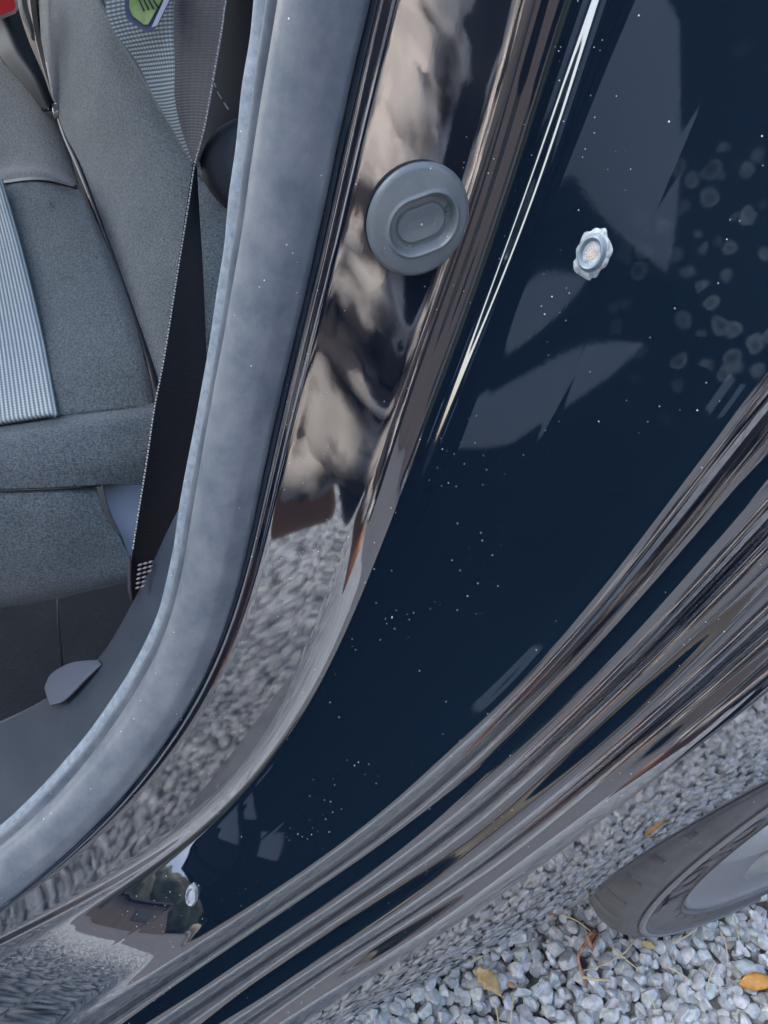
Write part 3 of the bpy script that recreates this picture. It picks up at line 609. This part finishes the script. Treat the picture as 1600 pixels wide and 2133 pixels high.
# raised lettering bent round the sidewall
def side_angle(px, py):
    p = atx(px, py, wc[0]); d = p - wc; return math.atan2(d[2], d[1]), math.hypot(d[1], d[2])
ang = [side_angle(*p) for p in ((1545,1733),(1491,1779),(1440,1824),(1388,1872))]
print('letter angles', [(round(math.degrees(a)), round(r, 3)) for a, r in ang])
def letter(ch, a_c, r0, hgt, wid):
    cu = bpy.data.curves.new('l', 'FONT'); cu.body = ch; cu.size = 1; cu.extrude = .0; cu.offset = .055
    to = bpy.data.objects.new('l', cu); C.objects.link(to); bpy.context.view_layer.update()
    me = bpy.data.meshes.new_from_object(to.evaluated_get(bpy.context.evaluated_depsgraph_get())); C.objects.unlink(to)
    bm = bmesh.new(); bm.from_mesh(me); bmesh.ops.triangulate(bm, faces=bm.faces)
    bmesh.ops.subdivide_edges(bm, edges=bm.edges, cuts=2)
    xs = [v.co.x for v in bm.verts]; ys = [v.co.y for v in bm.verts]; x0, x1, y0, y1 = min(xs), max(xs), min(ys), max(ys)
    r = bmesh.ops.extrude_face_region(bm, geom=bm.faces[:]); top = {v for v in r['geom'] if isinstance(v, bmesh.types.BMVert)}
    for v in bm.verts:
        u = (v.co.x - x0) / (x1 - x0) - .5; f = (v.co.y - y0) / (y1 - y0)
        rr = r0 + hgt * f; a = a_c - u * wid / (r0 + hgt / 2); e = .0030 if v in top else .0015
        v.co = (e, rr * math.cos(a), rr * math.sin(a))
    bmesh.ops.recalc_face_normals(bm, faces=bm.faces)
    bm_obj('letter', bm, letter_m, wheel, False)
for ch, (a, r) in zip('OYOT', ang): letter(ch, a, .241, .0345, .050)
# sidewall rib marks
for k in range(40):
    an = 2 * math.pi * k / 40; V, F = tube([(.0022, .240 * math.cos(an), .240 * math.sin(an)), (.0022, .246 * math.cos(an), .250 * math.sin(an))], .0006, 5)
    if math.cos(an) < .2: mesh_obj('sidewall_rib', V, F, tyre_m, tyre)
# wheel house
wh = []
for i in range(25):
    an = math.radians(15 + i * 130 / 24); wh.append([wc + np.array((xx, .345 * math.cos(an), .345 * math.sin(an))) for xx in (-.014, -.12, -.28)])
Vw = [p for r in wh for p in r]; Fw = grid_faces(25, 3)
fin(mesh_obj('wheel_arch_liner', Vw, Fw, dark))
# ================================================================= GROUND
gm = mat('gravel_bed', (.2, .21, .22), .95); noisy(gm, (.05, .055, .062), (.19, .20, .215), 55, 2, .42, .6)
ground = mesh_obj('ground', [(-30, -30, -.012), (30, -30, -.012), (30, 30, -.012), (-30, 30, -.012)], [(0, 1, 2, 3)], gm, None, False); ground['kind'] = 'structure'
stone_m = mat('grey_stone', (.2, .22, .24), .75)
oi = N(stone_m, 'ShaderNodeObjectInfo'); geo = N(stone_m, 'ShaderNodeNewGeometry'); tcs = N(stone_m, 'ShaderNodeTexCoord')
def stone_nodes(m):
    ad = N(m, 'ShaderNodeMath', operation='ADD'); L(m, oi.outputs['Random'], ad.inputs[0]); L(m, geo.outputs['Random Per Island'], ad.inputs[1])
    fr = N(m, 'ShaderNodeMath', operation='FRACT'); L(m, ad.outputs[0], fr.inputs[0])
    r = N(m, 'ShaderNodeValToRGB'); els = r.color_ramp.elements; els[0].color = (.22, .24, .26, 1); els[1].color = (.52, .54, .56, 1)
    for p, c_ in ((.25, (.30, .335, .365)), (.5, (.36, .395, .425)), (.7, (.41, .42, .455)), (.88, (.37, .42, .41))): els.new(p).color = (*c_, 1)
    L(m, fr.outputs[0], r.inputs[0])
    n = N(m, 'ShaderNodeTexNoise'); n.inputs['Scale'].default_value = 130; n.inputs['Detail'].default_value = 5; L(m, geo.outputs['Position'], n.inputs['Vector'])
    mr = N(m, 'ShaderNodeMapRange'); mr.inputs[1].default_value = .3; mr.inputs[2].default_value = .7; mr.inputs[3].default_value = .9; mr.inputs[4].default_value = 1.6; L(m, n.outputs['Fac'], mr.inputs[0])
    mx = N(m, 'ShaderNodeVectorMath', operation='SCALE'); L(m, r.outputs[0], mx.inputs[0]); L(m, mr.outputs[0], mx.inputs['Scale']); L(m, mx.outputs[0], B(m).inputs['Base Color'])
    bump(m, n.outputs['Fac'], .5, .001)
stone_nodes(stone_m)
def ico(sub):
    b = bmesh.new(); bmesh.ops.create_icosphere(b, subdivisions=sub, radius=1); V = np.array([v.co[:] for v in b.verts]); F = np.array([[v.index for v in f.verts] for f in b.faces]); b.free(); return V, F
def stone_shape(V, seed):
    r = np.random.RandomState(seed); P = V.copy()
    for _ in range(9):                                   # cut by random planes: broken crushed stone
        n = r.normal(size=3); n /= np.linalg.norm(n); d = r.uniform(.45, .8); e = P @ n - d; P -= np.clip(e, 0, None)[:, None] * n * .97
    P *= r.uniform(.7, 1.25, 3); return P
I3, F3 = ico(3); I1, F1 = ico(2); I0, F0 = ico(1)
near_meshes = []
for s in range(26):
    P = stone_shape(I3, s); me = bpy.data.meshes.new('stone'); me.from_pydata(P.tolist(), [], F3.tolist()); me.polygons.foreach_set('use_smooth', [True] * len(me.polygons)); me.materials.append(stone_m); me.set_sharp_from_angle(angle=math.radians(16)); near_meshes.append(me)
M1 = [stone_shape(I1, 100 + s) for s in range(30)]; M0 = [stone_shape(I0, 200 + s) for s in range(24)]
def proj(p):
    d = np.array(p) - z0; c = d[0] * O_ + d[1] * R_ - d[2] * D_; return 800 + F_ * c[0] / c[2], 1066.5 + F_ * c[1] / c[2], c[2]
gc = atz(1250, 2060, 0)
sp_ = .0172; cand = []
for iy in range(int(-1.5 / sp_), int(2.3 / sp_)):
    for ix in range(int(-.35 / sp_), int(2.3 / sp_)):
        for lay in (0, 1, 2):
            xx = (ix + (iy % 2) * .5) * sp_ + rnd.uniform(-.45, .45) * sp_ + lay * .006; yy = iy * sp_ * .87 + rnd.uniform(-.45, .45) * sp_
            far = math.hypot(xx - gc[0], yy - gc[1]) > 1.0
            if far and lay: continue
            cand.append((xx, yy, (-.008, -.002, rnd.uniform(.002, .006))[lay], rnd.uniform(.0065, .0118) * (1.18 if far else 1), far))
vis = []; rest = []
for c_ in cand:
    px, py, _ = proj(c_[:3]); edge_ok = 900 < px < 1640 and 1860 < py < 2170 and c_[2] >= 0
    (vis if edge_ok and (py > 1960 + (1180 - px) * .55 or px > 1180) and py > 1900 else rest).append(c_)
rnd.shuffle(vis); vis.sort(key=lambda c_: -c_[3]); rest += vis[290:]; vis = vis[:290]
for c_ in vis:
    o = bpy.data.objects.new('stone', rnd.choice(near_meshes)); C.objects.link(o); o.parent = ground
    o.location = (c_[0], c_[1], c_[2] + .001); o.rotation_euler = [rnd.uniform(0, 6.28) for _ in range(3)]; o.scale = [c_[3] * rnd.uniform(.85, 1.15) for _ in range(3)]
def bulk(name, lst, shapes, Fx):
    Vs, Fs = [], []; nv = len(shapes[0])
    for i, c_ in enumerate(lst):
        q = nr.normal(size=4); q /= np.linalg.norm(q); w_, x_, y_, z_ = q
        Rm = np.array([[1 - 2 * (y_ * y_ + z_ * z_), 2 * (x_ * y_ - z_ * w_), 2 * (x_ * z_ + y_ * w_)], [2 * (x_ * y_ + z_ * w_), 1 - 2 * (x_ * x_ + z_ * z_), 2 * (y_ * z_ - x_ * w_)], [2 * (x_ * z_ - y_ * w_), 2 * (y_ * z_ + x_ * w_), 1 - 2 * (x_ * x_ + y_ * y_)]])
        Vs.append(shapes[i % len(shapes)] @ Rm.T * c_[3] + np.array(c_[:3])); Fs.append(Fx + i * nv)
    V = np.vstack(Vs); F = np.vstack(Fs); me = bpy.data.meshes.new(name); me.vertices.add(len(V)); me.vertices.foreach_set('co', V.ravel())
    me.loops.add(F.size); me.loops.foreach_set('vertex_index', F.ravel()); me.polygons.add(len(F)); me.polygons.foreach_set('loop_start', np.arange(0, F.size, 3)); me.update(calc_edges=True); me.validate()
    me.polygons.foreach_set('use_smooth', [True] * len(F)); me.materials.append(stone_m)
    if Fx is F1: me.set_sharp_from_angle(angle=math.radians(22))
    o = bpy.data.objects.new(name, me); C.objects.link(o); o['kind'] = 'stuff'; return o
nearr = [c_ for c_ in rest if math.hypot(c_[0] - gc[0], c_[1] - gc[1]) < .55]; farr = [c_ for c_ in rest if math.hypot(c_[0] - gc[0], c_[1] - gc[1]) >= .55]
bulk('gravel', nearr, M1, F1)['label'] = 'grey crushed gravel around the wheel'; bulk('gravel', farr, M0, F0)['label'] = 'grey crushed gravel further out'
print('stones', len(vis), len(nearr), len(farr))
# leaves, twigs
def leaf(name, px, py, size, rotz, col, label, cat='leaf', kind=0):
    m = mat(name + '_skin', col, .5); noisy(m, tuple(c * .75 for c in col), tuple(min(1, c * 1.15) for c in col), 120)
    p = atz(px, py, .02); V = []; F = []; n = 14
    for i in range(n + 1):
        f = i / n; wd = (.20 * math.sin(math.pi * f ** .8) + (.10 * (f < .6 and i % 3 == 0) if kind else 0)) 
        for k in (-1, -.5, 0, .5, 1): V.append((f - .5, wd * k, .10 * math.sin(3 * f + k) + .12 * abs(k) * wd - .05 * math.cos(5 * f)))
    for i in range(n):
        for k in range(4): F.append((i * 5 + k, i * 5 + k + 1, i * 5 + k + 6, i * 5 + k + 5))
    o = mesh_obj(name, [tuple(c * size for c in v) for v in V], F, m); so_ = o.modifiers.new('s', 'SOLIDIFY'); so_.thickness = .0004
    o.location = p; o.rotation_euler = (rnd.uniform(-.25, .25), rnd.uniform(-.25, .25), rotz); tag(o, label, cat); return o
leaf('fallen_leaf', 1582, 2046, .045, 1.2, (.55, .27, .06), 'orange oval leaf lying on the gravel at the right edge')
leaf('fallen_leaf', 1022, 2050, .042, .4, (.50, .36, .17), 'curled tan leaf on the gravel below the sill', kind=1)
leaf('fallen_leaf', 1352, 1968, .02, 1.0, (.5, .38, .18), 'small yellow-brown leaf scrap under the tyre')
leaf('fallen_leaf', 1065, 2052, .012, 1.0, (.5, .25, .1), 'tiny brown leaf crumb right of the tan leaf')
twig_m = mat('twig_bark', (.34, .17, .11), .7); noisy(twig_m, (.26, .12, .08), (.45, .28, .2), 140)
needle_m = mat('dry_needle', (.55, .47, .28), .6)
def twig(name, pts, r, m, label, cat='twig', z=.021):
    P = [atz(a, b, z + .003 * math.sin(i)) for i, (a, b) in enumerate(pts)]; P = crom(np.array(P), max(8, 4 * len(pts)))
    V, F = tube(P, [r * (1 - .5 * i / len(P)) for i in range(len(P))], 7); o = mesh_obj(name, [v for v in V], F, m); tag(o, label, cat); return o
tw = twig('twig', [(1246,1945),(1225,1960),(1205,1990),(1208,2015),(1222,2052)], .0030, twig_m, 'thick reddish brown twig bent on the gravel in front of the tyre')
V, F = tube([atz(1212, 2035, .022), atz(1240, 2040, .022), atz(1268, 2042, .022)], .0014, 6); mesh_obj('side_shoot', V, F, needle_m, tw)
V, F = tube([atz(1246, 1945, .022), atz(1232, 1975, .03), atz(1222, 1950, .028), atz(1236,1940,.03)], [.002,.004,.003,.002], 6); mesh_obj('frayed_end', V, F, twig_m, tw)
nl = [([(1172,1905),(1205,1920),(1240,1948)],'straw stem leaning on the front of the tyre'),([(1320,1960),(1300,1985),(1255,2010),(1215,2022)],'long pale twig crossing from the tyre to the thick twig'),([(1270,1968),(1300,1995),(1330,2020)],'thin needle under the pale twig'),([(1500,1940),(1512,1968),(1516,2010)],'straw coloured needle standing right below the tyre'),([(1385,2010),(1420,2030),(1452,2058)],'thin grey needle in the middle of the gravel'),([(1490,2005),(1480,2030),(1473,2060)],'yellowish needle between two pale stones'),([(1340,2070),(1358,2085),(1368,2110)],'short cream needle near the bottom edge'),([(1530,1910),(1535,1935),(1540,1960)],'flat straw blade at the tyre contact'),([(1070,2075),(1066,2100),(1064,2133)],'thin dark needle below the tan leaf'),([(950,2012),(985,2000),(1010,1990)],'tan needle beside the sill edge'),([(1400,1965),(1430,1950),(1452,1935)],'yellow straw lying against the tyre foot'),([(1032,2090),(1036,2115),(1040,2140)],'pale straw at the bottom edge')]
for p_, l_ in nl: twig('needle', p_, .0011, needle_m, l_, 'needle')
# ================================================================= SURROUNDINGS seen only as reflections
brick = mat('brick', (.3, .1, .06), .85)
def brick_nodes(m):
    tc = N(m, 'ShaderNodeTexCoord'); bt = N(m, 'ShaderNodeTexBrick'); bt.inputs['Scale'].default_value = 4; bt.inputs['Color1'].default_value = (.13, .10, .09, 1); bt.inputs['Color2'].default_value = (.09, .075, .07, 1); bt.inputs['Mortar'].default_value = (.2, .19, .18, 1)
    L(m, tc.outputs['Object'], bt.inputs['Vector']); L(m, bt.outputs['Color'], B(m).inputs['Base Color'])
brick_nodes(brick)
house = empty('brick_house', (7, -1, 0)); tag(house, 'low brown brick house with dark windows across the gravel', 'house')
def hbox(name, c, s, m):
    b = bmesh.new(); bx(b, c, s, None, .01); return bm_obj(name, b, m, house, False)
hbox('wall', (0, 0, 1.4), (.3, 9, 2.8), brick); hbox('roof', (.6, 0, 3.0), (2.6, 9.6, .2), mat('roof_tile', (.05, .04, .04), .8))
for y in (-3, 0, 3): hbox('window', (-.17, y, 1.5), (.06, 1.1, 1.1), mat('window_glass', (.02, .03, .04), .05))
hedge_m = mat('hedge_leaf', (.03, .045, .025), .8); noisy(hedge_m, (.012, .02, .012), (.06, .075, .04), 3, 8)
hv = ico(4)[0]; hf = ico(4)[1]
TL = ['tall narrow dark tree furthest forward behind the house', 'broad round dark tree behind the middle of the house', 'low spreading dark tree at the rear end of the house', 'dark tree standing apart beyond the rear tree']
for k in range(4):
    hx, hy, hr = 10.5 + rnd.uniform(-1, 1), -13 + k * 5.4, (2.6, 3.5, 3.1, 2.8)[k]
    V = [(v[0] * hr * (1 + .22 * noise.noise(Vector(v) * 4 + Vector((k, 0, 0)))), v[1] * hr * (1 + .22 * noise.noise(Vector(v) * 5)), 5.4 + v[2] * hr * 1.7 * (1 + .25 * noise.noise(Vector(v) * 6 + Vector((0, k, 0))))) for v in hv]
    tr = empty('garden_tree', (hx, hy, 0)); tag(tr, TL[k], 'tree', 'row of dark trees behind the house'); mesh_obj('crown', V, hf.tolist(), hedge_m, tr)  # trees added to keep low sky out of the paint reflections
    V, F = tube([(0, 0, 0), (.05, .02, 1.2), (0, 0, 2.5)], [.2, .16, .12], 8); mesh_obj('trunk', V, F, twig_m, tr)
# ---- the photographer
person = empty('person', (.42, .24, 0)); tag(person, 'person in a black coat with pale shaggy trim, brown boots, photographing the door jamb', 'person')
def skin_body(name, joints, edges, m, parent, sub=2, root=0):
    me = bpy.data.meshes.new(name); me.from_pydata([j[0] for j in joints], edges, []); o = bpy.data.objects.new(name, me); C.objects.link(o); o.parent = parent
    sk = o.modifiers.new('skin', 'SKIN'); 
    for i, j in enumerate(joints): me.skin_vertices[0].data[i].radius = (j[1], j[2] if len(j) > 2 else j[1])
    me.skin_vertices[0].data[root].use_root = True
    ss = o.modifiers.new('sub', 'SUBSURF'); ss.levels = sub; ss.render_levels = sub; me.materials.append(m); return o
skin_m = mat('skin', (.55, .33, .24), .5); jeans = mat('jeans', (.03, .035, .05), .85); boot_m = mat('boot_leather', (.34, .13, .06), .6)
J_ = [((0,0,.92),.13,.11),((0,0,1.15),.14,.11),((0,0,1.36),.15,.10),((0,0,1.45),.055),((0,0,1.55),.085,.09),((0,0,1.64),.09,.1),
      ((-.02,.18,1.38),.05),((-.10,.22,1.14),.04),((-.33,.02,1.05),.03),((-.02,-.18,1.38),.05),((-.10,-.28,1.14),.04),((-.33,-.27,1.06),.03),
      ((.02,.13,.88),.085),((.05,.15,.5),.06),((.08,.15,.1),.045),((.02,-.01,.88),.085),((.05,.01,.5),.058),((.08,.01,.1),.045)]
E_ = [(0,1),(1,2),(2,3),(3,4),(4,5),(2,6),(6,7),(7,8),(2,9),(9,10),(10,11),(0,12),(12,13),(13,14),(0,15),(15,16),(16,17)]
skin_body('body', J_, E_, jeans, person)
skin_body('head', [((0,0,1.47),.055),((-.01,0,1.56),.085,.095),((-.01,0,1.66),.085,.095)], [(0,1),(1,2)], skin_m, person)
skin_body('hair', [((.04,0,1.52),.07,.09),((.03,0,1.62),.095,.10),((.01,0,1.70),.09,.09)], [(0,1),(1,2)], mat('hair', (.05, .03, .02), .6), person)
for sy, b0_ in ((1, (-.33, .02, 1.05)), (-1, (-.33, -.27, 1.06))):
    hj = [(b0_, .022), ((b0_[0] - .06, b0_[1] - sy * .03, b0_[2] - .0), .026, .014), ]; he = [(0, 1)]
    for f in range(5):
        k0 = len(hj); base = (b0_[0] - .07, b0_[1] - sy * (.03 + .002 * f), b0_[2] + .03 - .016 * f); ln = (.045, .06, .066, .06, .048)[f]
        hj += [(base, .009), ((base[0] - ln * .5, base[1] - sy * .01, base[2]), .0085), ((base[0] - ln * .75, base[1] - sy * .035, base[2]), .007)]; he += [(1, k0), (k0, k0 + 1), (k0 + 1, k0 + 2)]
    skin_body('hand', hj, he, skin_m, person, 1)
for sy in (1, -1):
    skin_body('boot', [((.08, .08 + sy * .07, .26), .058), ((.08, .08 + sy * .07, .10), .055), ((.05, .08 + sy * .075, .05), .055, .05), ((-.11, .08 + sy * .085, .04), .045, .035)], [(0, 1), (1, 2), (2, 3)], boot_m, person)
coat_m = mat('coat_cloth', (.012, .013, .018), .6); fur_m = mat('shaggy_trim', (.62, .55, .48), .95)
tcf, nf, rf = noisy(fur_m, (.10, .09, .09), (.95, .90, .87), 13, 9, .43, .53); bump(fur_m, nf.outputs['Fac'], 1, .01)
V = []; F = []; na = 72; hs = [1.42, 1.38, 1.25, 1.12, 1.0, .90, .78, .67, .61]; rs = [.09, .17, .20, .185, .195, .215, .235, .25, .25]
for i, (z, r) in enumerate(zip(hs, rs)):
    for k in range(na):
        an = 2 * math.pi * k / na; f = 1 + .06 * math.sin(9 * an + i * .5) * (i / 8) + .05 * noise.noise(Vector((an, i * .6, 0)))
        V.append((r * .72 * f * math.cos(an), r * 1.15 * f * math.sin(an), z + .015 * math.sin(3 * an)))
for i in range(len(hs) - 1):
    for k in range(na): F.append((i * na + k, i * na + (k + 1) % na, (i + 1) * na + (k + 1) % na, (i + 1) * na + k))
coat = mesh_obj('coat', V, F, coat_m, person); coat.modifiers.new('s', 'SOLIDIFY').thickness = .01
for sy in (1, -1):
    V, F = tube([(-.005, sy * .17, 1.37), (-.06, sy * .22, 1.26), (-.10, sy * .245 - .03, 1.14), (-.22, sy * .17 - .09, 1.09), (-.31, sy * .145 - .125, 1.06)], [.075, .07, .062, .055, .05], 16); mesh_obj('sleeve', V, F, coat_m, person)
def shag(name, pts, r):
    P = crom(np.array(pts), 60); V, F = tube(P, [r * (1 + .45 * noise.noise(Vector((i * .35, r * 30, 2)))) for i in range(60)], 22)
    V = [v + Vector(noise.noise_vector(v * 45)) * .014 + Vector(noise.noise_vector(v * 130)) * .006 for v in V]; mesh_obj(name, V, F, fur_m, person)
shag('fur_trim', [(-.10, .0, 1.40), (-.165, .03, 1.2), (-.17, .05, 1.0), (-.18, .0, .86), (-.205, -.05, .75), (-.20, -.07, .61)], .035)
shag('fur_trim', [(-.10, -.05, 1.40), (-.15, -.11, 1.2), (-.15, -.14, 1.0), (-.17, -.14, .85), (-.18, -.17, .75), (-.16, -.22, .61)], .03)
b = bmesh.new(); bx(b, (-.178, -.10, .86), (.03, .20, .46), None, .014); bm_obj('sweater', b, mat('grey_knit', (.26, .24, .24), .9), person)
shag('fur_trim', [(-.17, .09, 1.3), (-.18, .07, 1.1), (-.19, .11, .95), (-.20, .085, .86), (-.21, .02, .77), (-.22, -.05, .68)], .038)
shag('fur_trim', [(-.165, -.18, .61), (-.20, -.02, .60), (-.19, .12, .61), (-.11, .25, .60), (.03, .29, .61)], .028)
for sy in (1, -1): shag('fur_cuff', [(-.30, sy * .145 - .175, 1.06), (-.33, sy * .145 - .13, 1.11), (-.30, sy * .145 - .075, 1.06)], .022)
# tan bag added at the hip to mirror an orange patch in the jamb
bag = empty('shoulder_bag', (.31, .05, .525)); tag(bag, 'tan brown leather shoulder bag hanging at the hip of the person', 'bag')
b = bmesh.new(); bx(b, (0, 0, .02), (.06, .22, .075), None, .02); bm_obj('pouch', b, mat('tan_leather', (.60, .32, .20), .6), bag)
V, F = tube([(0, -.10, .08), (.03, -.08, .35), (.08, .1, .80), (.1, .2, .88)], .008, 8); mesh_obj('strap', V, F, black_plastic, bag)
# the phone it is taken with
phone = empty('smartphone', (.0, 0, 0)); tag(phone, 'black smartphone held up in both hands by the photographer', 'phone')
fw = ray(800, 1066.5); fwv = Vector(fw).normalized(); b = bmesh.new(); bx(b, (0, -.045, .012), (.072, .148, .008), None, .003); o = bm_obj('case', b, black_plastic, phone)
o.matrix_world = co.matrix_world.copy() @ Matrix.Translation((0, 0, .006))
scene.cycles.max_bounces = 8
